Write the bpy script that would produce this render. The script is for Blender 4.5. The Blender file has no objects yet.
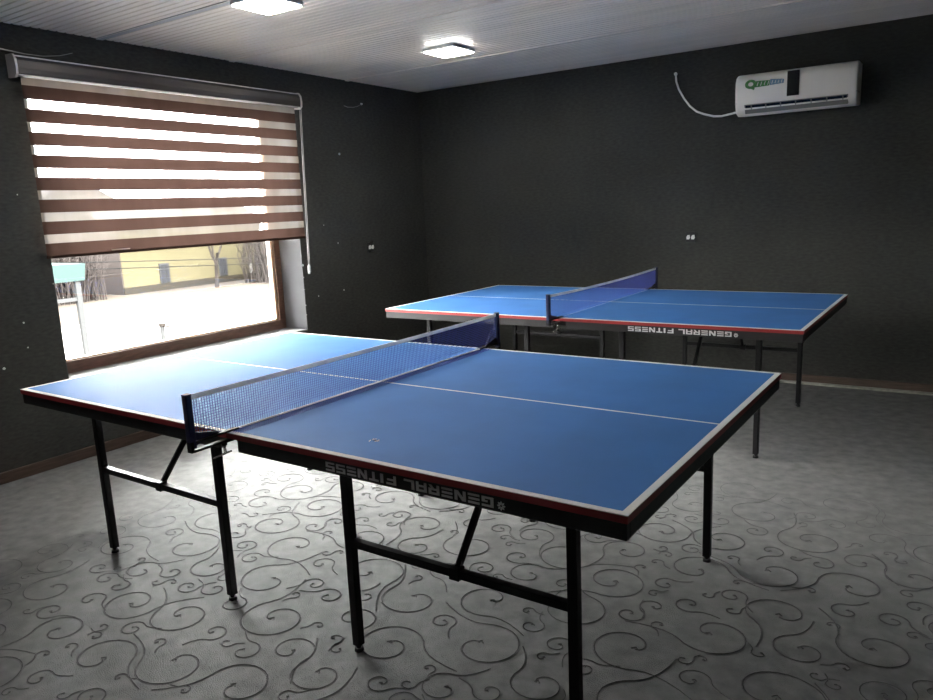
import bpy, bmesh, math, random
from mathutils import Vector, Matrix
R = random.Random(7)
SC = bpy.context.scene
COL = SC.collection
PI = math.pi

# ------------------------------------------------------------------ camera
CAMP = (4.4888, -6.0443, 1.4400)
yaw, pitch, roll = 2.161867, -0.190614, -0.044197
fw = Vector((math.cos(pitch)*math.cos(yaw), math.cos(pitch)*math.sin(yaw), math.sin(pitch)))
rt = Vector((math.sin(yaw), -math.cos(yaw), 0)); up = rt.cross(fw)
rt2 = math.cos(roll)*rt + math.sin(roll)*up
up2 = -math.sin(roll)*rt + math.cos(roll)*up
cam = bpy.data.cameras.new('camera'); co = bpy.data.objects.new('camera', cam); COL.objects.link(co)
M = Matrix((rt2, up2, -fw)).transposed().to_4x4(); M.translation = Vector(CAMP); co.matrix_world = M
cam.sensor_width = 36; cam.lens = 739.83/933*36; cam.clip_start = .05; cam.clip_end = 400
SC.camera = co

# ------------------------------------------------------------------ world, sun, exposure
SKY = 275.0
LAMP = 78.0
w = bpy.data.worlds.new('world'); SC.world = w; w.use_nodes = True
nt = w.node_tree; nt.nodes.clear()
wo = nt.nodes.new('ShaderNodeOutputWorld'); bg = nt.nodes.new('ShaderNodeBackground')
tc = nt.nodes.new('ShaderNodeTexCoord'); sx = nt.nodes.new('ShaderNodeSeparateXYZ'); cr = nt.nodes.new('ShaderNodeValToRGB')
nt.links.new(tc.outputs['Generated'], sx.inputs[0]); nt.links.new(sx.outputs['Z'], cr.inputs[0])
# overcast sky: the zenith is about three times as bright as the horizon
cr.color_ramp.elements[0].position = 0.0; cr.color_ramp.elements[0].color = (.15, .147, .145, 1)
cr.color_ramp.elements[1].position = .75; cr.color_ramp.elements[1].color = (1, 1, 1.0, 1)
nt.links.new(cr.outputs[0], bg.inputs[0]); bg.inputs[1].default_value = SKY
nt.links.new(bg.outputs[0], wo.inputs[0])
vs = SC.view_settings
vs.view_transform = 'Standard'; vs.look = 'None'; vs.exposure = 0.0; vs.gamma = 1.0; vs.use_curve_mapping = False
SC.cycles.use_denoising = True
SC.cycles.max_bounces = 12; SC.cycles.transparent_max_bounces = 24
SC.cycles.sample_clamp_indirect = 40

# ------------------------------------------------------------------ materials
def mat(name, col, rough=.6, metal=0.0, spec=.5, var=0.0, vscale=30, bump=0.0, bscale=200, bdist=.001, emit=None, coord='Object', col2=None, detail=4, stretch=None):
    m = bpy.data.materials.new(name); m.use_nodes = True
    n = m.node_tree.nodes; L = m.node_tree.links
    b = n['Principled BSDF']
    b.inputs['Base Color'].default_value = (*col, 1); b.inputs['Roughness'].default_value = rough
    b.inputs['Metallic'].default_value = metal; b.inputs['Specular IOR Level'].default_value = spec
    t = n.new('ShaderNodeTexCoord'); src = t.outputs[coord]
    if stretch:
        mp = n.new('ShaderNodeMapping'); mp.inputs['Scale'].default_value = stretch
        L.new(src, mp.inputs[0]); src = mp.outputs[0]
    if var or col2:
        x = n.new('ShaderNodeTexNoise'); x.inputs['Scale'].default_value = vscale; x.inputs['Detail'].default_value = detail
        L.new(src, x.inputs['Vector'])
        r = n.new('ShaderNodeValToRGB'); r.color_ramp.elements[0].position = .32; r.color_ramp.elements[1].position = .68
        c2 = col2 or tuple(min(1, c*(1+var)) for c in col)
        c1 = col if col2 else tuple(c*(1-var) for c in col)
        r.color_ramp.elements[0].color = (*c1, 1); r.color_ramp.elements[1].color = (*c2, 1)
        L.new(x.outputs['Fac'], r.inputs[0]); L.new(r.outputs[0], b.inputs['Base Color'])
    if bump:
        x = n.new('ShaderNodeTexNoise'); x.inputs['Scale'].default_value = bscale; x.inputs['Detail'].default_value = 3
        L.new(src, x.inputs['Vector'])
        k = n.new('ShaderNodeBump'); k.inputs['Strength'].default_value = bump; k.inputs['Distance'].default_value = bdist
        L.new(x.outputs['Fac'], k.inputs['Height']); L.new(k.outputs[0], b.inputs['Normal'])
    if emit:
        b.inputs['Emission Color'].default_value = (*emit[0], 1); b.inputs['Emission Strength'].default_value = emit[1]
    return m

def sheer(name, col, transp, transl):
    """fabric: part holes, part translucent, part diffuse"""
    m = bpy.data.materials.new(name); m.use_nodes = True
    n = m.node_tree.nodes; L = m.node_tree.links; n.clear()
    o = n.new('ShaderNodeOutputMaterial'); d = n.new('ShaderNodeBsdfDiffuse'); t = n.new('ShaderNodeBsdfTranslucent'); p = n.new('ShaderNodeBsdfTransparent')
    tcn = n.new('ShaderNodeTexCoord'); nz = n.new('ShaderNodeTexNoise'); nz.inputs['Scale'].default_value = 9
    mp = n.new('ShaderNodeMapping'); mp.inputs['Scale'].default_value = (1, 1, .15)
    L.new(tcn.outputs['Object'], mp.inputs[0]); L.new(mp.outputs[0], nz.inputs['Vector'])
    r = n.new('ShaderNodeValToRGB')
    r.color_ramp.elements[0].position = .3; r.color_ramp.elements[1].position = .7
    r.color_ramp.elements[0].color = (*[c*.88 for c in col], 1); r.color_ramp.elements[1].color = (*[min(1, c*1.1) for c in col], 1)
    L.new(nz.outputs['Fac'], r.inputs[0])
    L.new(r.outputs[0], d.inputs[0]); L.new(r.outputs[0], t.inputs[0])
    a = n.new('ShaderNodeMixShader'); a.inputs[0].default_value = transl; L.new(d.outputs[0], a.inputs[1]); L.new(t.outputs[0], a.inputs[2])
    b = n.new('ShaderNodeMixShader'); b.inputs[0].default_value = transp; L.new(a.outputs[0], b.inputs[1]); L.new(p.outputs[0], b.inputs[2])
    L.new(b.outputs[0], o.inputs[0])
    return m

def matte(name, col, gloss, rough):
    """dull lacquer: diffuse with a faint broad sheen"""
    m = bpy.data.materials.new(name); m.use_nodes = True
    n = m.node_tree.nodes; L = m.node_tree.links; n.clear()
    o = n.new('ShaderNodeOutputMaterial'); d = n.new('ShaderNodeBsdfDiffuse'); g = n.new('ShaderNodeBsdfGlossy'); g.inputs['Roughness'].default_value = rough
    t = n.new('ShaderNodeTexCoord'); x = n.new('ShaderNodeTexNoise'); x.inputs['Scale'].default_value = 4; x.inputs['Detail'].default_value = 7
    L.new(t.outputs['Object'], x.inputs['Vector'])
    r = n.new('ShaderNodeValToRGB'); r.color_ramp.elements[0].position = .3; r.color_ramp.elements[1].position = .7
    r.color_ramp.elements[0].color = (*[c*.92 for c in col], 1); r.color_ramp.elements[1].color = (*[min(1, c*1.07) for c in col], 1)
    L.new(x.outputs['Fac'], r.inputs[0]); L.new(r.outputs[0], d.inputs[0])
    y = n.new('ShaderNodeTexNoise'); y.inputs['Scale'].default_value = 22; y.inputs['Detail'].default_value = 4; L.new(t.outputs['Object'], y.inputs['Vector'])
    k = n.new('ShaderNodeBump'); k.inputs['Strength'].default_value = .12; k.inputs['Distance'].default_value = .004
    L.new(y.outputs['Fac'], k.inputs['Height']); L.new(k.outputs[0], g.inputs['Normal'])
    a = n.new('ShaderNodeMixShader'); a.inputs[0].default_value = gloss; L.new(d.outputs[0], a.inputs[1]); L.new(g.outputs[0], a.inputs[2]); L.new(a.outputs[0], o.inputs[0])
    return m

def glass_mat():
    m = bpy.data.materials.new('window glass'); m.use_nodes = True
    n = m.node_tree.nodes; L = m.node_tree.links; n.clear()
    o = n.new('ShaderNodeOutputMaterial'); g = n.new('ShaderNodeBsdfGlossy'); g.inputs['Roughness'].default_value = .01
    p = n.new('ShaderNodeBsdfTransparent'); p.inputs[0].default_value = (.95, .96, .95, 1)
    f = n.new('ShaderNodeFresnel'); f.inputs[0].default_value = 1.45
    x = n.new('ShaderNodeMixShader'); L.new(f.outputs[0], x.inputs[0]); L.new(p.outputs[0], x.inputs[1]); L.new(g.outputs[0], x.inputs[2])
    L.new(x.outputs[0], o.inputs[0]); return m

def wall_mat(name, base):
    m = mat(name, base, rough=.85, spec=.25)
    n = m.node_tree.nodes; L = m.node_tree.links; b = n['Principled BSDF']
    t = n.new('ShaderNodeTexCoord')
    big = n.new('ShaderNodeTexNoise'); big.inputs['Scale'].default_value = 1.3; big.inputs['Detail'].default_value = 5
    L.new(t.outputs['Object'], big.inputs['Vector'])
    mp = n.new('ShaderNodeMapping'); mp.inputs['Scale'].default_value = (26, 26, 75); L.new(t.outputs['Object'], mp.inputs[0])
    fine = n.new('ShaderNodeTexNoise'); fine.inputs['Scale'].default_value = 1; fine.inputs['Detail'].default_value = 4; L.new(mp.outputs[0], fine.inputs['Vector'])
    ad = n.new('ShaderNodeMath'); ad.operation = 'MULTIPLY_ADD'; ad.inputs[1].default_value = .45
    L.new(big.outputs['Fac'], ad.inputs[0]); 
    mu = n.new('ShaderNodeMath'); mu.operation = 'MULTIPLY'; mu.inputs[1].default_value = .55; L.new(fine.outputs['Fac'], mu.inputs[0]); L.new(mu.outputs[0], ad.inputs[2])
    r = n.new('ShaderNodeValToRGB'); r.color_ramp.elements[0].position = .36; r.color_ramp.elements[1].position = .64
    r.color_ramp.elements[0].color = (*[c*.72 for c in base], 1); r.color_ramp.elements[1].color = (*[c*1.3 for c in base], 1)
    L.new(ad.outputs[0], r.inputs[0]); L.new(r.outputs[0], b.inputs['Base Color'])
    k = n.new('ShaderNodeBump'); k.inputs['Strength'].default_value = .5; k.inputs['Distance'].default_value = .003
    L.new(fine.outputs['Fac'], k.inputs['Height']); L.new(k.outputs[0], b.inputs['Normal'])
    return m

MT = {
 'wall': wall_mat('charcoal wall covering', (.044, .044, .040)),
 'wall_out': mat('outer plaster', (.25, .24, .22), .9, var=.1),
 'reveal': mat('grey painted plaster reveal', (.080, .080, .084), .8, spec=.1, var=.05, vscale=6, bump=.2, bscale=60),
 'sill': mat('light grey sill board', (.13, .13, .13), .8, spec=.1, bump=.1, bscale=40),
 'chip': mat('bare plaster chips', (.6, .6, .57), .9),
 'ceil': mat('grey ceiling panelling', (.80, .72, .64), .28, spec=.4, var=.06, vscale=3, stretch=(.3, 4, 1), bump=.10, bscale=4, bdist=.01),
 'ceil_joint': mat('ceiling joint strip', (.36, .36, .38), .35),
 'wood': mat('brown base board', (.07, .044, .032), .6, var=.3, vscale=8, stretch=(1, 1, 12)),
 'pale_edge': mat('pale carpet edging', (.30, .30, .26), .9, var=.2),
 'carpet': mat('grey cut pile carpet', (.150, .149, .146), .95, spec=.1, col2=(.220, .218, .211), vscale=16, detail=9, bump=.8, bscale=260, bdist=.004),
 'groove': mat('carved carpet line', (.085, .084, .084), 1.0, spec=.05, var=.2, vscale=60),
 'frame': mat('brown window frame', (.10, .052, .035), .45, var=.25, vscale=12, stretch=(1, 1, 6)),
 'bead': mat('light brown glazing bead', (.42, .27, .18), .45),
 'glass': glass_mat(),
 'sheer': sheer('sheer cream blind stripe', (.80, .72, .62), .60, .03),
 'dark_band': sheer('brown blind stripe', (.060, .034, .027), 0.0, .12),
 'cassette': mat('brushed aluminium cassette', (.10, .09, .09), .28, metal=.6, var=.1, vscale=5, stretch=(1, .2, 8)),
 'cassette_trim': mat('pale cassette edge', (.62, .58, .57), .4, metal=.2),
 'plastic_clear': mat('silvery bead chain', (.45, .44, .43), .25, metal=.4),
 'white_plastic': mat('white plastic', (.78, .78, .76), .35),
 'ac_body': mat('air conditioner white shell', (.90, .86, .80), .35, bump=.02),
 'ac_dark': mat('air conditioner black display', (.008, .008, .010), .15),
 'ac_vent': mat('air conditioner grey louvre', (.20, .19, .175), .5),
 'green': mat('green print', (.04, .20, .05), .5, col2=(.12, .34, .10), vscale=60),
 'blue_print': mat('blue print', (.07, .20, .33), .5, col2=(.28, .42, .55), vscale=80),
 'blue': matte('blue table surface', (.028, .165, .48), .10, .61),
 'line': matte('white table line', (.80, .79, .75), .04, .6),
 'red': mat('red board edge', (.31, .022, .025), .45),
 'black_metal': mat('black powder coated steel', (.012, .011, .012), .55, spec=.2),
 'apron': mat('dark steel apron', (.030, .029, .030), .5, spec=.3),
 'print': mat('white lettering', (.70, .70, .70), .6),
 'navy': mat('navy plastic', (.012, .014, .07), .4),
 'net': mat('navy net thread', (.035, .055, .30), .8),
 'tape': sheer('white net tape', (.82, .82, .82), 0.0, .45),
 'chrome': mat('bright screw steel', (.65, .63, .6), .25, metal=1),
 'rubber': mat('black rubber', (.01, .01, .01), .8),
 'socket': mat('black socket plate', (.014, .014, .014), .4),
 'lamp': mat('lit lamp diffuser', (.9, .9, .85), .5, emit=((1.0, .985, .93), LAMP)),
 'lamp_rim': mat('white lamp rim', (.8, .8, .78), .4),
 'snow': mat('pale dusty ground', (.048, .047, .045), .95, spec=0, col2=(.058, .056, .053), vscale=.15),
 'soil': mat('beige verge', (.0090, .0075, .0062), .95, spec=0, col2=(.0112, .0097, .0082), vscale=.5),
 'yellow': mat('yellow render', (.0185, .0161, .0097), .9, spec=0, var=.06, vscale=.6),
 'roofing': mat('grey sheet roof', (.0069, .0064, .0062), .8, spec=0, var=.1, vscale=1),
 'plinth': mat('grey plinth', (.0066, .0056, .0044), .9, spec=0),
 'win_dark': mat('dark house glass', (.0059, .0059, .0064), .6, spec=0),
 'win_white': mat('white house frame', (.0097, .0097, .0100), .9, spec=0),
 'orange': mat('ochre cornice', (.0161, .0122, .0078), .9, spec=0),
 'bark': mat('grey brown bark', (.0073, .0062, .0055), .9, spec=0, var=.3, vscale=3),
 'twig': mat('grey mauve twigs', (.0103, .0087, .0081), .9, spec=0),
 'teal': mat('pale teal sheet', (.0086, .0131, .0122), .9, spec=0),
 'post': mat('whitewashed post', (.0126, .0126, .0126), .9, spec=0),
 'wire': mat('overhead wire', (.0030, .0030, .0030), .9, spec=0),
}

# ------------------------------------------------------------------ mesh helpers
class MB:
    def __init__(s): s.bm = bmesh.new(); s.mats = []
    def mi(s, m):
        if m not in s.mats: s.mats.append(m)
        return s.mats.index(m)
    def box(s, c, d, m, rot=None, bev=0):
        vs = []
        for x in (-1, 1):
            for y in (-1, 1):
                for z in (-1, 1):
                    p = Vector((x*d[0]/2, y*d[1]/2, z*d[2]/2))
                    if rot is not None: p = rot @ p
                    vs.append(s.bm.verts.new(p + Vector(c)))
        fs = []
        for q in ((0,1,3,2),(4,6,7,5),(0,4,5,1),(2,3,7,6),(0,2,6,4),(1,5,7,3)):
            f = s.bm.faces.new([vs[i] for i in q]); f.material_index = s.mi(m); fs.append(f)
        if bev:
            es = list({e for f in fs for e in f.edges})
            bmesh.ops.bevel(s.bm, geom=es, offset=bev, segments=2, affect='EDGES', profile=.5, clamp_overlap=True)
        return s
    def b2(s, lo, hi, m, bev=0):
        return s.box([(a+b)/2 for a, b in zip(lo, hi)], [b-a for a, b in zip(lo, hi)], m, bev=bev)
    def bar(s, a, b, wd, ht, m, bev=0, ref=(0, 0, 1)):
        a = Vector(a); b = Vector(b); d = (b-a); z = d.normalized()
        r = Vector(ref)
        if abs(z.dot(r)) > .99: r = Vector((0, 1, 0))
        x = r.cross(z).normalized(); y = z.cross(x)
        return s.box((a+b)/2, (wd, ht, d.length), m, rot=Matrix((x, y, z)).transposed(), bev=bev)
    def tube(s, pts, r, m, seg=6, caps=True):
        pts = [Vector(p) for p in pts]; rings = []
        rr = r if isinstance(r, (list, tuple)) else [r]*len(pts)
        for i, p in enumerate(pts):
            t = (pts[min(i+1, len(pts)-1)] - pts[max(i-1, 0)]).normalized()
            u = Vector((0, 0, 1)) if abs(t.z) < .95 else Vector((1, 0, 0))
            a = t.cross(u).normalized(); b = t.cross(a)
            rings.append([s.bm.verts.new(p + rr[i]*(math.cos(2*PI*k/seg)*a + math.sin(2*PI*k/seg)*b)) for k in range(seg)])
        k0 = s.mi(m)
        for i in range(len(rings)-1):
            for k in range(seg):
                f = s.bm.faces.new((rings[i][k], rings[i][(k+1) % seg], rings[i+1][(k+1) % seg], rings[i+1][k])); f.material_index = k0; f.smooth = seg > 5
        if caps and seg > 2:
            f = s.bm.faces.new(rings[0]); f.material_index = k0
            f = s.bm.faces.new(rings[-1][::-1]); f.material_index = k0
        return s
    def poly(s, pts, m):
        f = s.bm.faces.new([s.bm.verts.new(p) for p in pts]); f.material_index = s.mi(m); return s
    def prism(s, pts, off, m):
        """extrude polygon pts (list of 3D) by vector off"""
        a = [s.bm.verts.new(p) for p in pts]; b = [s.bm.verts.new(Vector(p)+Vector(off)) for p in pts]; n = len(pts); k = s.mi(m)
        for f in [s.bm.faces.new(a[::-1]), s.bm.faces.new(b)] + [s.bm.faces.new((a[i], a[(i+1) % n], b[(i+1) % n], b[i])) for i in range(n)]:
            f.material_index = k
        return s
    def build(s, name, parent=None, loc=None, rz=0, fix=True):
        if fix: bmesh.ops.recalc_face_normals(s.bm, faces=s.bm.faces)
        me = bpy.data.meshes.new(name); s.bm.to_mesh(me); s.bm.free()
        for m in s.mats: me.materials.append(MT[m])
        o = bpy.data.objects.new(name, me); COL.objects.link(o)
        if parent: o.parent = parent
        if loc: o.location = loc
        o.rotation_euler = (0, 0, rz)
        return o

def tag(o, label, cat, group=None):
    o['label'] = label; o['category'] = cat
    if group: o['group'] = group
    return o
def thing(name, label, cat, loc=(0, 0, 0), rz=0, group=None):
    o = bpy.data.objects.new(name, None); COL.objects.link(o); o.location = loc; o.rotation_euler = (0, 0, rz); o.empty_display_size = .1
    return tag(o, label, cat, group)
def struct(o): o['kind'] = 'structure'; return o
def copy_tree(o, parent=None):
    c = o.copy(); COL.objects.link(c); c.parent = parent
    for ch in [q for q in COL.objects if q.parent == o]: copy_tree(ch, c)
    return c

# ------------------------------------------------------------------ the setting
H = 2.5532
RX, RY = 5.7, -7.3            # right wall, rear wall
OY0, OY1, OZ0, OZ1 = -3.73, -1.712, .488, 2.335      # window opening
WT = .40
m = MB()
m.b2((-WT, RY-.2, 0), (0, OY0, H), 'wall'); m.b2((-WT, OY1, 0), (0, .2, H), 'wall')
m.b2((-WT, OY0, 0), (0, OY1, OZ0), 'wall'); m.b2((-WT, OY0, OZ1), (0, OY1, H), 'wall')
# plaster lining of the opening
t = .004
m.b2((-.25, OY0, OZ0), (.001, OY0+t, OZ1), 'reveal'); m.b2((-.25, OY1-t, OZ0), (.001, OY1, OZ1), 'reveal')
m.b2((-.25, OY0, OZ1-t), (.001, OY1, OZ1), 'reveal')
m.b2((-WT-.01, OY0-1.5, 0), (-WT, OY0, H), 'wall_out'); m.b2((-WT-.01, OY1, 0), (-WT, OY1+1.5, H), 'wall_out')
# chips of bare plaster showing through the covering
def chip(y, z, s, x=0.0):
    n = R.randint(5, 7); pts = [(x, y+s*R.uniform(.6, 1)*math.cos(2*PI*i/n), z+s*R.uniform(.6, 1)*math.sin(2*PI*i/n)) for i in range(n)]
    m.prism(pts, (.0012, 0, 0), 'chip')
for y, z, s in ((-4.079, .653, .010), (-3.935, .895, .007), (-3.933, .749, .006), (-1.43, 1.344, .005), (-1.273, 1.184, .007), (-1.243, .773, .008), (-1.557, .758, .007), (-3.86, 1.62, .005)):
    chip(y, z, s)
for y, z, s in ((OY1+.004, 1.03, .014), (OY1+.003, .93, .007), (OY1+.002, .70, .007), (OY1+.003, .62, .005), (OY1+.002, .83, .004), (OY0-.003, 1.1, .006)):
    chip(y, z, s)
struct(m.build('wall_left'))
m = MB(); m.b2((0, 0, 0), (RX, .2, H), 'wall'); struct(m.build('wall_back'))
m = MB(); m.b2((RX, RY-.2, 0), (RX+.2, .2, H), 'wall'); struct(m.build('wall_right'))
m = MB(); m.b2((0, RY-.2, 0), (RX, RY, H), 'wall'); struct(m.build('wall_rear'))

# window sill board, frame, glazing
m = MB(); m.b2((-.25, OY0+t, OZ0), (.004, OY1-t, OZ0+.012), 'sill', bev=.003); struct(m.build('trim_1'))
m = MB(); fwd = .062; X0, X1 = -.315, -.25
m.b2((X0, OY0, OZ0), (X1, OY1, OZ0+.088), 'frame', bev=.004); m.b2((X0, OY0, OZ1-fwd), (X1, OY1, OZ1), 'frame', bev=.004)
m.b2((X0, OY0, OZ0+fwd), (X1, OY0+fwd, OZ1-fwd), 'frame', bev=.004); m.b2((X0, OY1-fwd, OZ0+fwd), (X1, OY1, OZ1-fwd), 'frame', bev=.004)
win = struct(m.build('window_1'))
m = MB(); g = .020; yb0, yb1, zb0, zb1 = OY0+fwd, OY1-fwd, OZ0+.088, OZ1-fwd
m.b2((X0+.01, yb0, zb0), (X1-.022, yb1, zb0+g*.5), 'bead'); m.b2((X0+.01, yb0, zb1-g), (X1-.022, yb1, zb1), 'bead')
m.b2((X0+.01, yb0, zb0), (X1-.022, yb0+g, zb1), 'bead'); m.b2((X0+.01, yb1-g, zb0), (X1-.022, yb1, zb1), 'bead')
m.build('glazing_bead', win)
m = MB(); m.b2((-.292, yb0+.004, zb0+.004), (-.288, yb1-.004, zb1-.004), 'glass'); m.build('window_pane', win)

# ceiling of narrow strips running along x
m = MB(); m.b2((-WT, RY-.2, H), (RX+.2, .2, H+.1), 'ceil')
y = 0.0; i = 0
while y > RY:
    wv = .050
    # shallow raised board: a flat face with sloped flanks
    y1, y0 = y-.0035, y-wv+.0035; zt = H-.0045
    m.prism([(0, y1, H), (0, y1-.005, zt), (0, y0+.005, zt), (0, y0, H)], (RX, 0, 0), 'ceil')
    y -= wv; i += 1
for yj in (-1.02, -2.24, -3.24, -4.5, -5.75):
    m.b2((0, yj-.022, H-.011), (RX, yj+.022, H-.003), 'ceil_joint' if yj == -3.24 else 'ceil', bev=.002)
struct(m.build('ceiling'))

# base boards
m = MB(); m.b2((0, RY, .0), (.022, 0, .066), 'wood', bev=.004); struct(m.build('baseboard_left'))
m = MB(); m.b2((.022, -.022, .0), (RX, 0, .066), 'wood', bev=.004); struct(m.build('baseboard_back'))
m = MB(); m.b2((.022, -.075, .0), (RX, -.022, .012), 'pale_edge', bev=.003); struct(m.build('trim_2'))

# ------------------------------------------------------------------ floor with carved scroll pattern
def scroll_tile(T, rnd):
    """periodic tile of curling vine strokes, as polylines in metres"""
    cs = []
    def dist(a, b):
        dx = abs(a[0]-b[0]); dx = min(dx, T-dx); dy = abs(a[1]-b[1]); dy = min(dy, T-dy); return math.hypot(dx, dy)
    for rmin, rmax, tries in ((.115, .145, 500), (.075, .10, 1200), (.045, .062, 2500), (.026, .034, 2500)):
        for _ in range(tries):
            r = rnd.uniform(rmin, rmax); p = (rnd.uniform(0, T), rnd.uniform(0, T))
            if all(dist(p, q) > (r+q[2])*1.03 for q in cs): cs.append((p[0], p[1], r))
    out = []
    for k, (x, y, r) in enumerate(cs):
        # nearest other scroll gives the direction of the stem
        best = min((c for j, c in enumerate(cs) if j != k and c[2] > r*.8), key=lambda c: dist(c, (x, y)) - c[2], default=None)
        if best is None: ang = rnd.uniform(0, 2*PI)
        else:
            dx = (best[0]-x+T/2) % T - T/2; dy = (best[1]-y+T/2) % T - T/2; ang = math.atan2(dy, dx)
        hand = rnd.choice((-1, 1)); turns = rnd.uniform(.85, 1.25) if r > .04 else rnd.uniform(.6, .8)
        N = max(14, int(turns*26*(r/.1)**.4)); sp = []
        for i in range(N+1):
            f = i/N; th = ang + hand*2*PI*turns*f; rad = r*.97*(1-f)**.72*(1) + r*.13
            rad = min(rad, r*1.0)
            sp.append((x+rad*math.cos(th), y+rad*math.sin(th)*.92))
        # stem: leaves the outer end tangentially and swings away
        p0 = Vector(sp[0]); tg = (Vector(sp[0])-Vector(sp[1])).normalized(); nrm = (p0-Vector((x, y))).normalized()
        ln = r*1.1; stem = [p0 + tg*ln*s + nrm*ln*.75*s*s for s in (1, .8, .6, .4, .2)]
        out.append(([tuple(q) for q in stem]+sp, .5+.5*min(1, r/.1)))
        # closing dot
        e = sp[-1]; rr = r*.07+.003
        out.append(([(e[0]+rr*math.cos(a), e[1]+rr*math.sin(a)) for a in (0, 1.6, 3.1)], 1.0))
    return out
m = MB()
m.b2((-.0, RY, -.1), (RX, 0, 0), 'carpet')
T = 1.55; strokes = scroll_tile(T, random.Random(11)); bm = m.bm; kc, kg = m.mi('carpet'), m.mi('groove')
for ix in range(-1, 4):
    for iy in range(-5, 1):
        for pts, wk in strokes:
            P = [Vector((q[0]+ix*T, q[1]+iy*T, 0)) for q in pts]
            cx = sum(p.x for p in P)/len(P); cy = sum(p.y for p in P)/len(P)
            if cx < .14 or cx > RX-.2 or cy > -.2 or cy < -6.3: continue
            if any(p.x < .04 or p.y > -.09 for p in P): continue
            prev = None; fade = min(1, max(0, (cx-1.0)/.8))*min(1, max(0, (-2.35-cy)/.7))
            if fade < .08: continue
            for i, p in enumerate(P):
                t_ = P[min(i+1, len(P)-1)]-P[max(i-1, 0)]
                if t_.length < 1e-6: continue
                n_ = Vector((-t_.y, t_.x, 0)).normalized()
                tp = .45+.55*math.sin(PI*(i+.6)/(len(P)+.2)); w1 = (.0017*wk+.0004)*tp*(.5+.5*fade); w2 = w1+.0026; hz = .0018*(.35+.65*fade)
                row = [bm.verts.new(p + n_*o_ + Vector((0, 0, z_))) for o_, z_ in ((-w2, .0002), (-w1, hz), (0, .0004), (w1, hz), (w2, .0002))]
                if prev:
                    for k in range(4):
                        f = bm.faces.new((prev[k], row[k], row[k+1], prev[k+1])); f.material_index = kg if k in (1, 2) else kc; f.smooth = False
                prev = row
struct(m.build('floor', fix=False))

# ------------------------------------------------------------------ table tennis tables
L, B, Z = 1.37, .7625, .76
GL = {  # block letters on a unit square, strokes as polygons
 'G': [((0,0),(1,0),(1,.22),(0,.22)), ((0,0),(.26,0),(.26,1),(0,1)), ((0,.78),(1,.78),(1,1),(0,1)), ((.74,0),(1,0),(1,.56),(.74,.56)), ((.5,.38),(1,.38),(1,.56),(.5,.56))],
 'E': [((0,0),(1,0),(1,.22),(0,.22)), ((0,.39),(.95,.39),(.95,.61),(0,.61)), ((0,.78),(1,.78),(1,1),(0,1))],
 'N': [((0,0),(.25,0),(.25,1),(0,1)), ((.75,0),(1,0),(1,1),(.75,1)), ((0,1),(.32,1),(1,0),(.68,0))],
 'R': [((0,0),(.25,0),(.25,1),(0,1)), ((0,.78),(1,.78),(1,1),(0,1)), ((.75,.4),(1,.4),(1,1),(.75,1)), ((.25,.36),(1,.36),(1,.56),(.25,.56)), ((.45,.4),(.72,.4),(1,0),(.72,0))],
 'A': [((0,0),(.25,0),(.25,1),(0,1)), ((.75,0),(1,0),(1,1),(.75,1)), ((0,.78),(1,.78),(1,1),(0,1)), ((.25,.30),(.75,.30),(.75,.50),(.25,.50))],
 'L': [((0,0),(.26,0),(.26,1),(0,1)), ((0,0),(1,0),(1,.22),(0,.22))],
 'F': [((0,0),(.26,0),(.26,1),(0,1)), ((0,.78),(1,.78),(1,1),(0,1)), ((0,.36),(.9,.36),(.9,.57),(0,.57))],
 'I': [((.35,0),(.65,0),(.65,1),(.35,1))],
 'T': [((.37,0),(.63,0),(.63,.78),(.37,.78)), ((0,.78),(1,.78),(1,1),(0,1))],
 'S': [((0,0),(1,0),(1,.2),(0,.2)), ((0,.4),(1,.4),(1,.6),(0,.6)), ((0,.8),(1,.8),(1,1),(0,1)), ((0,.5),(.26,.5),(.26,1),(0,1)), ((.74,0),(1,0),(1,.5),(.74,.5))],
}
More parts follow.
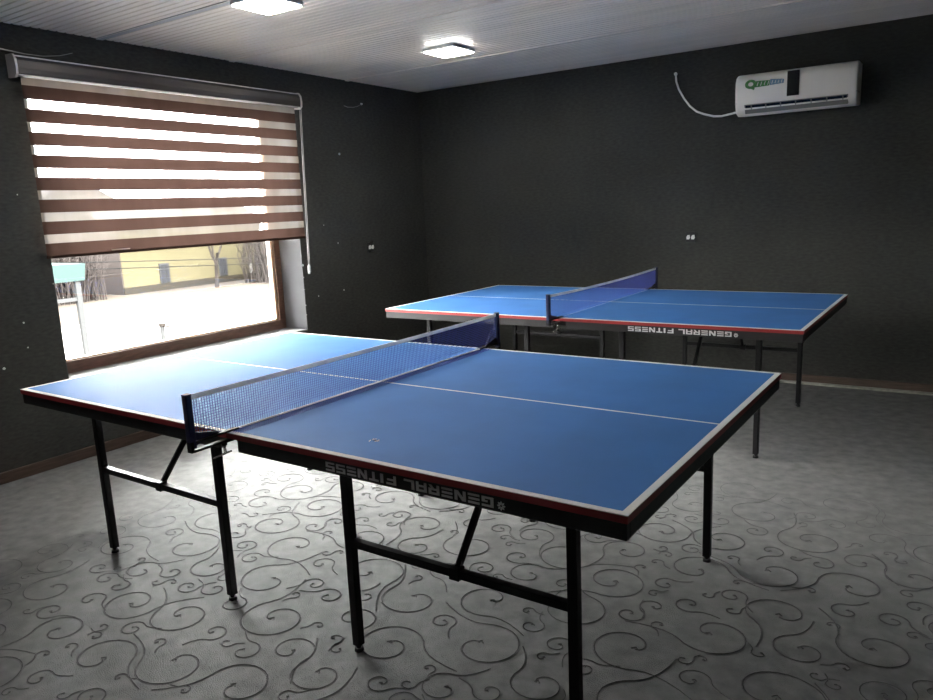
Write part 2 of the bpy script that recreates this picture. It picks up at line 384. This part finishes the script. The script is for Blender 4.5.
def table(label, loc, rz, us):
    t = thing('table_tennis_table', label, 'table tennis table', loc, rz, 'table tennis tables')
    for sd in (-1, 1):
        # top board of this half
        m = MB(); e = .0015
        ub = [e, 1.35, L]; vb = [-B, -B+.02, -.0055, .0055, B-.02, B]; zt, zb = Z, Z-.020
        for i in range(2):
            for j in range(5):
                mm = 'line' if (i == 1 or j in (0, 2, 4)) else 'blue'
                m.poly([(sd*ub[i], vb[j], zt), (sd*ub[i+1], vb[j], zt), (sd*ub[i+1], vb[j+1], zt), (sd*ub[i], vb[j+1], zt)], mm)
        c = [(sd*e, -B), (sd*L, -B), (sd*L, B), (sd*e, B)]
        for i in range(4):
            a, b = c[i], c[(i+1) % 4]
            m.poly([(a[0], a[1], zb), (b[0], b[1], zb), (b[0], b[1], zt-.002), (a[0], a[1], zt-.002)], 'red')
            m.poly([(a[0], a[1], zt-.002), (b[0], b[1], zt-.002), (b[0], b[1], zt), (a[0], a[1], zt)], 'line')
        m.poly([(x, y, zb) for x, y in c[::-1]], 'black_metal')
        bmesh.ops.remove_doubles(m.bm, verts=m.bm.verts, dist=1e-5)
        m.build('tabletop', t)
        # steel apron frame under the board
        m = MB(); i0 = .004; za, zb2 = .697, Z-.020; u0, u1 = .045, L-i0
        for v in (-1, 1):
            m.b2((min(sd*u0, sd*u1), min(v*(B-i0), v*(B-i0-.02)), za), (max(sd*u0, sd*u1), max(v*(B-i0), v*(B-i0-.02)), zb2), 'apron', bev=.002)
        m.b2((min(sd*(u1-.02), sd*u1), -B+i0+.02, za), (max(sd*(u1-.02), sd*u1), B-i0-.02, zb2), 'apron', bev=.002)
        m.b2((min(sd*u0, sd*(u0+.02)), -B+i0+.02, za+.012), (max(sd*u0, sd*(u0+.02)), B-i0-.02, zb2), 'black_metal')
        ap = m.build('apron', t)
        if sd == 1:
            yf = -B+i0-.0004; cell = .0389; x0 = 1.018; hh = .0265; zt0 = .7320
            s = 'GENERAL FITNESS'
            cell = .0417; adv = 0
            for wd_ in ('GENERAL', 'FITNESS'):
                m = MB()
                for ch in wd_:
                    wl = .52 if ch == 'I' else 1
                    for q in GL[ch]:
                        m.prism([(x0-adv*cell-(a-(.24 if ch == 'I' else 0))*.0350, yf, zt0-b*hh) for a, b in q], (0, -.0008, 0), 'print')
                    adv += wl
                adv += .5
                m.build('lettering', ap)['label'] = 'white upside down word ' + wd_
            m = MB(); cx, cz = 1.040, .7155
            for k in range(8):
                a = k*PI/4; d = Vector((math.cos(a), 0, math.sin(a))); n = Vector((-d.z, 0, d.x))
                r0, r1, ww = .003, .0125, .0026
                ct = Vector((cx, yf, cz))
                m.prism([ct+d*r0-n*ww*.4, ct+d*r1*.7-n*ww, ct+d*r1, ct+d*r1*.7+n*ww, ct+d*r0+n*ww*.4], (0, -.0008, 0), 'print')
            m.build('emblem', ap)['label'] = 'white star shaped emblem'
        # two folding leg frames per half
        ua, ub_ = us[sd]
        um = (ua+ub_)/2 + .02
        for v in (-1, 1):
            vv = v*.59
            for u in (ua, ub_):
                m = MB(); m.b2((u-.0145, vv-.0145, .022), (u+.0145, vv+.0145, zb2-.002), 'black_metal', bev=.002)
                lg = m.build('leg', t)
                m = MB(); m.tube([(u, vv, .024), (u, vv, .012)], .009, 'black_metal', 8); m.tube([(u, vv, .012), (u, vv, 0)], [.014, .016], 'rubber', 10)
                m.build('rubber_foot', lg)
            m = MB(); m.b2((min(ua, ub_)+.0145, vv-.0125, .378), (max(ua, ub_)-.0145, vv+.0125, .403), 'black_metal', bev=.002)
            m.b2((um-.018, vv-.017, .372), (um+.018, vv+.017, .409), 'black_metal', bev=.002)
            m.build('crossbar', t)
            m = MB(); m.bar((um, vv+.0*v, .392), (um, v*.32, .715), .018, .018, 'black_metal', bev=.002, ref=(1, 0, 0))
            m.build('brace', t)
    for v in (-1, 1):
        m = MB(); m.b2((-.044, v*(B-.09)-.02, .70), (.044, v*(B-.09)+.02, Z-.025), 'black_metal', bev=.003); m.build('hinge', t)
    return t

def net(label, loc, rz, flap, sag):
    t = thing('table_tennis_net', label, 'table tennis net', loc, rz, 'table tennis nets')
    PO = .125; V = B+PO; zb, zt = Z+.002, Z+.1525
    def top(v): return zt - sag*(1-(v/V)**2)
    # netting of thin threads
    m = MB(); sp = .0095; r = .00075; n = int(2*V/sp)
    for i in range(1, n):
        v = -V+2*V*i/n
        on = abs(v) < B-.01
        zlo = zb if on else zb+.012
        m.box((0, v, (zlo+top(v))/2), (2*r, 2*r, top(v)-zlo), 'net')
        if on and flap: m.box((flap/2, v, zb-.0002), (flap, 2*r, .0008), 'net')
    ns = 16
    for k in range(1, ns):
        f = k/ns; N = 16
        pts = [(0, -V+2*V*i/N, (zb+.012)+(top(-V+2*V*i/N)-zb-.012)*f) for i in range(N+1)]
        for a, b in zip(pts, pts[1:]): m.bar(a, b, 2*r, 2*r, 'net')
    if flap:
        k = int(flap/sp)
        for q in range(1, k+1): m.box((q*flap/k, 0, zb-.0002), (2*r, 2*B-.02, .0008), 'net')
    for q in (-1, 1):
        m.prism([(-.001, q*(V-.004), Z-.012), (-.001, q*(V-.004), Z+.034), (-.001, q*(B+.012), Z+.010)], (.002, 0, 0), 'navy')
    m.build('netting', t)
    m = MB(); N = 20
    for i in range(N):
        a = -V+.008+(2*V-.016)*i/N; b = -V+.008+(2*V-.016)*(i+1)/N
        m.prism([(-.002, a, top(a)-.0145), (.002, a, top(a)-.0145), (.002, a, top(a)), (-.002, a, top(a))], (0, b-a, top(b)-top(a)), 'tape')
    m.build('top_tape', t)
    if flap > .04:
        m = MB(); m.box((.004, 0, zb+.0012), (.009, 2*B-.09, .003), 'tape'); m.build('bottom_cord', t)
    for s in (-1, 1):
        m = MB(); yv = s*(V+.004)
        m.b2((-.011, yv-.011, .742), (.011, yv+.011, zt+.000), 'navy', bev=.003)
        m.b2((-.012, yv-.012, zt-.001), (.012, yv+.012, zt+.005), 'black_metal', bev=.003)
        po = m.build('net_post', t)
        m = MB()
        ya, yb = s*(V+.015), s*(B-.045)
        lo, hi = min(ya, yb), max(ya, yb)
        m.b2((-.011, lo, Z+.0005), (.011, hi, Z+.0065), 'black_metal', bev=.002)                         # upper jaw lying on the board
        l0, l1 = sorted((s*(V+.010), s*(B-.042)))
        m.b2((-.012, l0, .731), (.012, l1, .7385), 'black_metal', bev=.002)                                # lower jaw under the board
        w0, w1 = sorted((s*(V+.015), s*(V+.004)))
        m.b2((-.012, w0, .731), (.012, w1, Z+.0065), 'black_metal', bev=.002)
        cl = m.build('clamp', po)
        m = MB(); sc = s*(B+.012)
        m.tube([(0, sc, .690), (0, sc, .7315)], .0045, 'chrome', 8); m.tube([(0, sc, .720), (0, sc, .7308)], .009, 'black_metal', 10)
        m.bar((-.030, sc+s*.024, .678), (.014, sc-s*.014, .698), .010, .005, 'chrome', bev=.001)
        m.build('clamp_screw', cl)
    return t

T1 = ((2.5641, -3.8076, 0), -.01696); T2 = ((2.5050, -1.2967, 0), -.01379)
table('blue table tennis table in the foreground, its end below the window', T1[0], T1[1], {-1: (-1.115, -.305), 1: (.348, 1.15)})
table('blue table tennis table further back, beside the wall with the air conditioner', T2[0], T2[1], {-1: (-1.115, -.32), 1: (.335, 1.12)})
net('net with wide white tape clamped across the nearer table', T1[0], T1[1], .055, .004)
net('sagging blue net clamped across the table near the back wall', T2[0], T2[1], .0, .012)
# scuff left on the near table top
m = MB(); rr = random.Random(3)
for k in range(9):
    a = rr.uniform(0, PI); cx, cy = rr.uniform(-.014, .014), rr.uniform(-.010, .010)
    m.box((cx, cy, .0005), (rr.uniform(.006, .016), .003, .0006), 'tape' if k % 3 else 'apron', rot=Matrix.Rotation(a, 3, 'Z'))
c_, s_ = math.cos(T1[1]), math.sin(T1[1]); u, v = .50, -.607
tag(m.build('paper_scrap', loc=(T1[0][0]+u*c_-v*s_, T1[0][1]+u*s_+v*c_, Z+.0002)), 'tiny torn scrap lying on the nearer blue table top', 'scrap')

# ------------------------------------------------------------------ zebra roller blind
bl = thing('zebra_blind', 'striped brown and sheer roller blind lowered over the window', 'blind', (0, -2.74, 2.32))
BX = .052; by0, by1 = -3.772, -1.708; LY = -2.74
def Lc(p): return (p[0], p[1]-LY, p[2]-2.32)
m = MB()
def lb(lo, hi, mt, bev=0): m.b2(Lc(lo), Lc(hi), mt, bev)
prof = [(.006, 2.268), (.070, 2.262), (.086, 2.275), (.090, 2.305), (.086, 2.345), (.068, 2.368), (.006, 2.372)]
m.prism([Lc((x, -3.800, z)) for x, z in prof], (0, 2.128, 0), 'cassette')
bl_c = m.build('cassette', bl)
m = MB()
lb((.066, -3.80, 2.364), (.074, -1.672, 2.371), 'cassette_trim', .002); lb((.080, -3.80, 2.262), (.089, -1.672, 2.269), 'cassette_trim', .002)
m.build('edge_trim', bl_c)
for yy in (-3.812, -1.672):
    m = MB(); pp = [(.002, 2.256), (.074, 2.252), (.094, 2.270), (.098, 2.305), (.093, 2.350), (.072, 2.376), (.002, 2.380)]
    m.prism([Lc((x, yy, z)) for x, z in pp], (0, .012, 0), 'cassette_trim'); m.build('end_cap', bl_c)
m = MB(); z = 2.262; pitch_d, pitch_l = .0685, .0555; zb_ = 1.262
# alternating bands woven in one cloth
zz = zb_ + .0; bands = []; kind = 0
while zz < 2.262:
    hgt = (.0745 if kind == 0 else .0515); bands.append((zz, min(zz+hgt, 2.262), kind)); zz += hgt; kind ^= 1
for a, b, k in bands:
    NY = 12
    for i in range(NY):
        y0 = by0+(by1-by0)*i/NY; y1 = by0+(by1-by0)*(i+1)/NY
        m.poly([Lc((BX, y0, a)), Lc((BX, y1, a)), Lc((BX, y1, b)), Lc((BX, y0, b))], 'sheer' if k else 'dark_band')
bmesh.ops.remove_doubles(m.bm, verts=m.bm.verts, dist=1e-5)
m.build('striped_cloth', bl)
m = MB(); m.tube([Lc((BX, by0, 1.258)), Lc((BX, by1, 1.258))], .009, 'dark_band', 10); lb((BX-.004, by0+.40, 1.270), (BX+.0105, by0+.52, 1.277), 'sheer'); m.build('bottom_rail', bl)
# operating chain
m = MB(); ya, yb = -1.652, -1.697
for off in (-.007, .007):
    pts = [Lc((.062, ya+(yb-ya)*k/20+off, 2.262-(2.262-1.02)*k/20)) for k in range(21)]
    m.tube(pts, .0034, 'plastic_clear', 6)
m.build('chain', bl)
m = MB(); m.tube([Lc((.062, yb, 1.04)), Lc((.062, yb-.002, 1.02)), Lc((.062, yb-.003, .975)), Lc((.062, yb-.003, .960))], [.006, .012, .011, .005], 'white_plastic', 10); m.build('chain_weight', bl)

# ------------------------------------------------------------------ air conditioner
ac = thing('air_conditioner', 'white wall mounted air conditioner with black display strip', 'air conditioner', (3.435, 0, 2.01))
m = MB(); W2 = .402
pr = [(0, .008), (-.105, 0), (-.150, .012), (-.178, .045), (-.190, .085), (-.196, .17), (-.192, .235), (-.172, .272), (-.135, .290), (0, .292)]
xs = [(-W2, .94), (-W2+.006, .985), (-W2+.018, 1), (W2-.018, 1), (W2-.006, .985), (W2, .94)]
rows = []
for x, s in xs:
    rows.append([m.bm.verts.new((x, y*s, .146+(z-.146)*s)) for y, z in pr])
ki = m.mi('ac_body'); n = len(pr)
for i in range(len(rows)-1):
    for k in range(n):
        f = m.bm.faces.new((rows[i][k], rows[i+1][k], rows[i+1][(k+1) % n], rows[i][(k+1) % n])); f.material_index = ki; f.smooth = True
for rw in (rows[0][::-1], rows[-1]):
    f = m.bm.faces.new(rw); f.material_index = ki
m.build('casing', ac)
# outlet slot with louvre blades, set into the lower front slope
m = MB()
def onf(s):  # point on the lower front between (-.150,.012) and (-.190,.085)
    a, b = Vector((0, -.148, .010)), Vector((0, -.1915, .080)); return a.lerp(b, s)
n_ = Vector((0, -.85, -.52)).normalized()
p0, p1 = onf(.12), onf(.92)
def strip(x0, x1, a, b, off, th, mt):
    o1 = n_*off
    m.prism([Vector((x0, 0, 0))+a+o1, Vector((x1, 0, 0))+a+o1, Vector((x1, 0, 0))+b+o1, Vector((x0, 0, 0))+b+o1], n_*th, mt)
strip(-.335, .345, p0, p1, .0, .0045, 'ac_vent')
strip(-.328, .338, onf(.50), onf(.86), .0045, .001, 'ac_dark')
m.build('outlet_slot', ac)
m = MB(); strip(-.333, .343, onf(.10), onf(.48), .0045, .006, 'ac_vent'); m.build('flap', ac)
for k in range(7):
    m = MB(); strip(-.29+k*.1, -.284+k*.1, onf(.5), onf(.86), .0055, .003, 'ac_vent'); m.build('vane', ac)
m = MB(); m.b2((-.405, -.1885, .086), (.405, -.10, .0885), 'ac_vent')
m.build('panel_gap', ac)
m = MB(); m.b2((-.046, -.2005, .103), (.034, -.190, .272), 'ac_dark', bev=.002); m.build('display', ac)
m = MB()
def gp(pts, mt, y=-.1985): m.prism([(x, y, z) for x, z in pts], (0, -.0012, 0), mt)
N = 18; rx, rz, cx, cz = .040, .032, -.292, .212
for i in range(N):
    a0, a1 = 2*PI*i/N, 2*PI*(i+1)/N
    gp([(cx+rx*math.cos(a0), cz+rz*math.sin(a0)), (cx+rx*math.cos(a1), cz+rz*math.sin(a1)), (cx+rx*.45*math.cos(a1), cz+rz*.45*math.sin(a1)), (cx+rx*.45*math.cos(a0), cz+rz*.45*math.sin(a0))], 'green')
gp([(-.300, .186), (-.270, .170), (-.262, .186), (-.285, .196)], 'green')
gp([(-.262, .187), (-.165, .190), (-.160, .226), (-.255, .230)], 'green')
gp([(-.162, .191), (-.068, .196), (-.066, .222), (-.085, .226), (-.120, .228), (-.158, .232)], 'blue_print')
for k in range(4): gp([(-.250+k*.024, .195), (-.246+k*.024, .195), (-.238+k*.024, .222), (-.242+k*.024, .222)], 'ac_body', -.1996)
for k in range(4): gp([(-.150+k*.021, .200), (-.146+k*.021, .200), (-.140+k*.021, .220), (-.144+k*.021, .220)], 'ac_body', -.1996)
m.build('printed_logo', ac)['label'] = 'green and blue printed logo'
# drain tube
m = MB(); raw = [(2.530, 2.395, -.004), (2.540, 2.335, -.020), (2.562, 2.275, -.026), (2.605, 2.200, -.028), (2.650, 2.140, -.028), (2.705, 2.092, -.03), (2.77, 2.064, -.035), (2.84, 2.042, -.04), (2.90, 2.036, -.05), (2.97, 2.044, -.06), (3.028, 2.052, -.07)]
m.tube([(x, y, z) for x, z, y in raw], .0075, 'white_plastic', 8)
m.tube([(2.530, 0, 2.392), (2.530, -.012, 2.396)], .013, 'white_plastic', 10)
tag(m.build('drain_tube'), 'thin white tube curving from the wall to the air conditioner', 'tube')

# ------------------------------------------------------------------ sockets, nail, wires
def socket(label, loc, rz, strips):
    t = thing('wall_socket', label, 'socket', loc, rz, 'wall sockets')
    m = MB(); m.box((0, -.006, 0), (.085, .012, .085), 'socket', bev=.004); m.build('socket_plate', t)
    for s in (-1, 1):
        m = MB(); m.prism([(s*.019-.013, -.012, -.018), (s*.019+.007, -.012, -.018), (s*.019+.014, -.012, -.004), (s*.019+.010, -.012, .018), (s*.019-.006, -.012, .016), (s*.019-.014, -.012, .002)], (0, -.008, 0), 'white_plastic')
        m.build('socket_insert', t)
    if strips:
        m = MB(); m.bar((-.030, -.014, .034), (.024, -.014, .044), .008, .004, 'chrome', ref=(0, 1, 0)); m.build('bracket', t); m = MB(); m.bar((-.034, -.014, -.042), (-.010, -.014, -.037), .009, .004, 'chrome', ref=(0, 1, 0)); m.build('bracket', t)
socket('black socket with bright metal brackets, on the wall right of the window', (0, -.858, 1.121), PI/2, True)
socket('small dark socket with two white inserts, on the wall above the far table', (2.668, 0, 1.124), 0, False)
m = MB(); m.tube([(.001, -1.178, 1.933), (.010, -1.178, 1.933)], [.010, .008], 'white_plastic', 8); m.tube([(.010, -1.178, 1.933), (.022, -1.176, 1.935)], .003, 'chrome', 6)
tag(m.build('wall_plug'), 'small white wall plug in the dark wall right of the window', 'wall plug')
m = MB(); m.tube([(.0, -1.075, 2.338), (.02, -1.05, 2.326), (.03, -.99, 2.328), (.03, -.93, 2.342), (.025, -.885, 2.360)], .003, 'plastic_clear', 6); m.box((.027, -.876, 2.366), (.012, .022, .016), 'white_plastic', bev=.003)
tag(m.build('wire_end'), 'loose wire end sticking out of the wall near the ceiling', 'wire')
m = MB(); m.tube([(.02, -4.1, 2.402), (.03, -3.92, 2.404), (.03, -3.832, 2.400), (.03, -3.72, 2.392), (.035, -3.62, 2.392), (.035, -3.52, 2.408), (.02, -3.435, 2.436), (0, -3.42, 2.442)], [.006, .006, .005, .0028, .002, .002, .002, .002], 'plastic_clear', 6)
tag(m.build('loose_cable'), 'thin loose cable hanging above the left end of the blind', 'cable')

# ------------------------------------------------------------------ ceiling lamps
def lamp(label, x, y):
    t = thing('ceiling_lamp', label, 'ceiling lamp', (x, y, H), 0, 'ceiling lamps')
    m = MB(); m.b2((-.135, -.135, -.027), (.135, .135, -.0045), 'lamp_rim', bev=.006); m.build('lamp_rim', t)
    m = MB(); m.b2((-.126, -.126, -.034), (.126, .126, -.026), 'lamp', bev=.006); m.build('diffuser', t)
lamp('lit square ceiling lamp nearest the corner', 1.36, -1.44)
lamp('lit square ceiling lamp added out of view to light the left side', 1.36, -4.80)  # unseen lamp, added in the row to brighten the left side
lamp('lit square ceiling lamp at the top edge of the picture, beside the window', 1.36, -3.12)

# ------------------------------------------------------------------ outside
GZ = -3.35
m = MB(); m.b2((-140, -60, GZ-.2), (-31, 140, GZ), 'soil'); m.b2((-31, -60, GZ-.2), (-.6, 140, GZ), 'snow'); struct(m.build('ground'))
b = thing('house', 'pale yellow house across the road', 'house', (-42, 22.5, GZ))
m = MB(); m.b2((-6, 0, 0), (0, 12, 4.3), 'yellow'); m.b2((-6, -.08, 0), (-.02, 0, 4.3), 'twig'); m.b2((0, -.05, 0), (.08, 12.05, .45), 'plinth'); m.b2((0, -.05, 2.95), (.10, 12, 3.08), 'orange'); m.b2((0, -.05, 4.1), (.20, 12, 4.3), 'orange'); m.build('wall', b)
m = MB(); m.prism([(-6.6, -.5, 4.3), (.6, -.5, 4.3), (-3, -.5, 6.0)], (0, 13, 0), 'roofing'); m.build('roof', b)
for y0 in (2.75, 7.75):
    m = MB(); m.b2((0, y0, .5), (.10, y0+.75, 1.85), 'win_white'); wd = m.build('window', b)
    m = MB(); m.b2((.10, y0+.08, .58), (.13, y0+.34, 1.77), 'win_dark'); m.b2((.10, y0+.42, .58), (.13, y0+.67, 1.77), 'win_dark'); m.build('pane', wd)

def bare_tree(name, label, cat, loc, ht, r0, seed, spread=.5, depth=5, group=None, trunks=1):
    rd = random.Random(seed); t = thing(name, label, cat, loc, 0, group)
    mt, mb = MB(), MB()
    def grow(mm, p, d, ln, r, lv):
        pts = [p]; q = p; dd = d.copy()
        for k in range(3):
            dd = (dd + Vector((rd.uniform(-.18, .18), rd.uniform(-.18, .18), rd.uniform(0, .12)))).normalized(); q = q + dd*ln/3; pts.append(q)
        mm.tube(pts, [r, r*.9, r*.8, r*.65], 'bark' if lv < 2 else 'twig', 5 if lv < 2 else 3, caps=False)
        if lv >= depth: return
        nb = 3 if lv < 3 else rd.randint(3, 4)
        for _ in range(nb):
            nd = (dd + Vector((rd.uniform(-1, 1), rd.uniform(-1, 1), rd.uniform(-.2, .6)))*spread*1.4).normalized()
            s = pts[rd.randint(2, 3)]
            grow(mb, s, nd, ln*rd.uniform(.6, .8), r*.58, lv+1)
    for k in range(trunks):
        off = Vector((rd.uniform(-.6, .6), rd.uniform(-.6, .6), 0))*(trunks > 1)
        dr = Vector((rd.uniform(-.3, .3), rd.uniform(-.3, .3), 1)).normalized() if trunks > 1 else Vector((0, -.12, 1)).normalized()
        grow(mt, off, dr, ht*.36, r0, 0)
    mt.build('trunk', t, fix=False); mb.build('crown', t, fix=False)
    return t
bare_tree('bare_tree', 'bare forked tree in front of the yellow house', 'tree', (-39, 27.6, GZ), 7, .16, 5, .5, 6)
def brush(label, x0, x1, y0, y1, n, hmax, seed):
    rd = random.Random(seed); m = MB()
    for _ in range(n):
        p = Vector((rd.uniform(x0, x1), rd.uniform(y0, y1), GZ)); h_ = rd.uniform(.5, 1)*hmax
        q = p + Vector((rd.uniform(-.5, .5), rd.uniform(-.5, .5), h_*.5)); e = q + Vector((rd.uniform(-.6, .6), rd.uniform(-.6, .6), h_*.5))
        m.tube([p, q, e], [.045, .032, .012], 'twig', 3, caps=False)
        for _k in range(5):
            f = rd.uniform(.2, .95); s0 = p.lerp(q, f*2) if f < .5 else q.lerp(e, f*2-1)
            m.tube([s0, s0+Vector((rd.uniform(-.7, .7), rd.uniform(-.7, .7), rd.uniform(.3, 1.2)))], [.022, .008], 'twig', 3, caps=False)
    o = m.build('brushwood', fix=False); tag(o, label, 'bushes'); o['kind'] = 'stuff'
brush('tangle of leafless brush between the teal canopy and the yellow house', -46, -40.6, 13, 20.5, 620, 4.8, 4)
brush('tangle of leafless brush at the right end of the yellow house', -39.6, -37.0, 30.5, 45, 640, 5.6, 9)
b = thing('distant_house', 'far house with a grey gabled roof behind the blind', 'house', (-58, 22, GZ))
m = MB(); m.b2((-7, 0, 0), (0, 14, 4.6), 'plinth'); m.build('wall', b)
m = MB(); m.prism([(.5, -.6, 4.6), (.5, 14.6, 4.6), (.5, 7, 8.6)], (-8, 0, 0), 'roofing'); m.build('roof', b)
# teal canopy on white posts
t = thing('roadside_canopy', 'pale teal canopy on a white post beside the road', 'canopy', (-16, 0, GZ))
m = MB(); m.prism([(0, 2.2, 3.24), (0, 5.38, 3.24), (0, 5.46, 3.70), (0, 2.2, 3.78)], (-3.0, 0, 0), 'teal'); m.build('canopy_roof', t)
for x, y in ((-.1, 5.20), (-2.8, 5.20), (-.1, 2.4)):
    m = MB(); m.b2((x-.06, y-.07, 0), (x+.06, y+.07, 3.24), 'post'); m.build('post', t)
m = MB(); m.b2((-.14, 2.4, 2.68), (-.06, 5.2, 2.78), 'post'); m.build('crossbeam', t)
t = thing('roadside_railing', 'thin pale railing beyond the lower window edge', 'railing', (-16, 7.61, GZ))
m = MB(); m.b2((-.05, -.05, 0), (.05, .05, 1.62), 'post'); m.b2((-.08, -.08, 1.58), (.08, .08, 1.66), 'bark'); m.build('post', t)
m = MB(); m.tube([(0, 0, 1.58), (1.8, .6, 1.47)], .025, 'bark', 6); m.build('rail', t)
m = MB(); m.b2((1.75, .55, 0), (1.85, .65, 1.5), 'post'); m.build('post', t)
for nm, za, zb3, lb_ in (('lower', .30, -.72, 'lower of two overhead wires crossing in front of the yellow house'), ('upper', .53, -.50, 'upper of two overhead wires crossing in front of the yellow house')):
    m = MB(); N = 24; pts = []
    for i in range(N+1):
        f = i/N; y = -4+36*f; z = .02+(y-6.58)*(-.055) if nm == 'lower' else .25+(y-6.58)*(-.0536)
        pts.append((-20, y, z - .25*4*f*(1-f)+.2))
    m.tube(pts, .014, 'wire', 4)
    tag(m.build('overhead_wire'), lb_, 'wire', 'overhead wires')
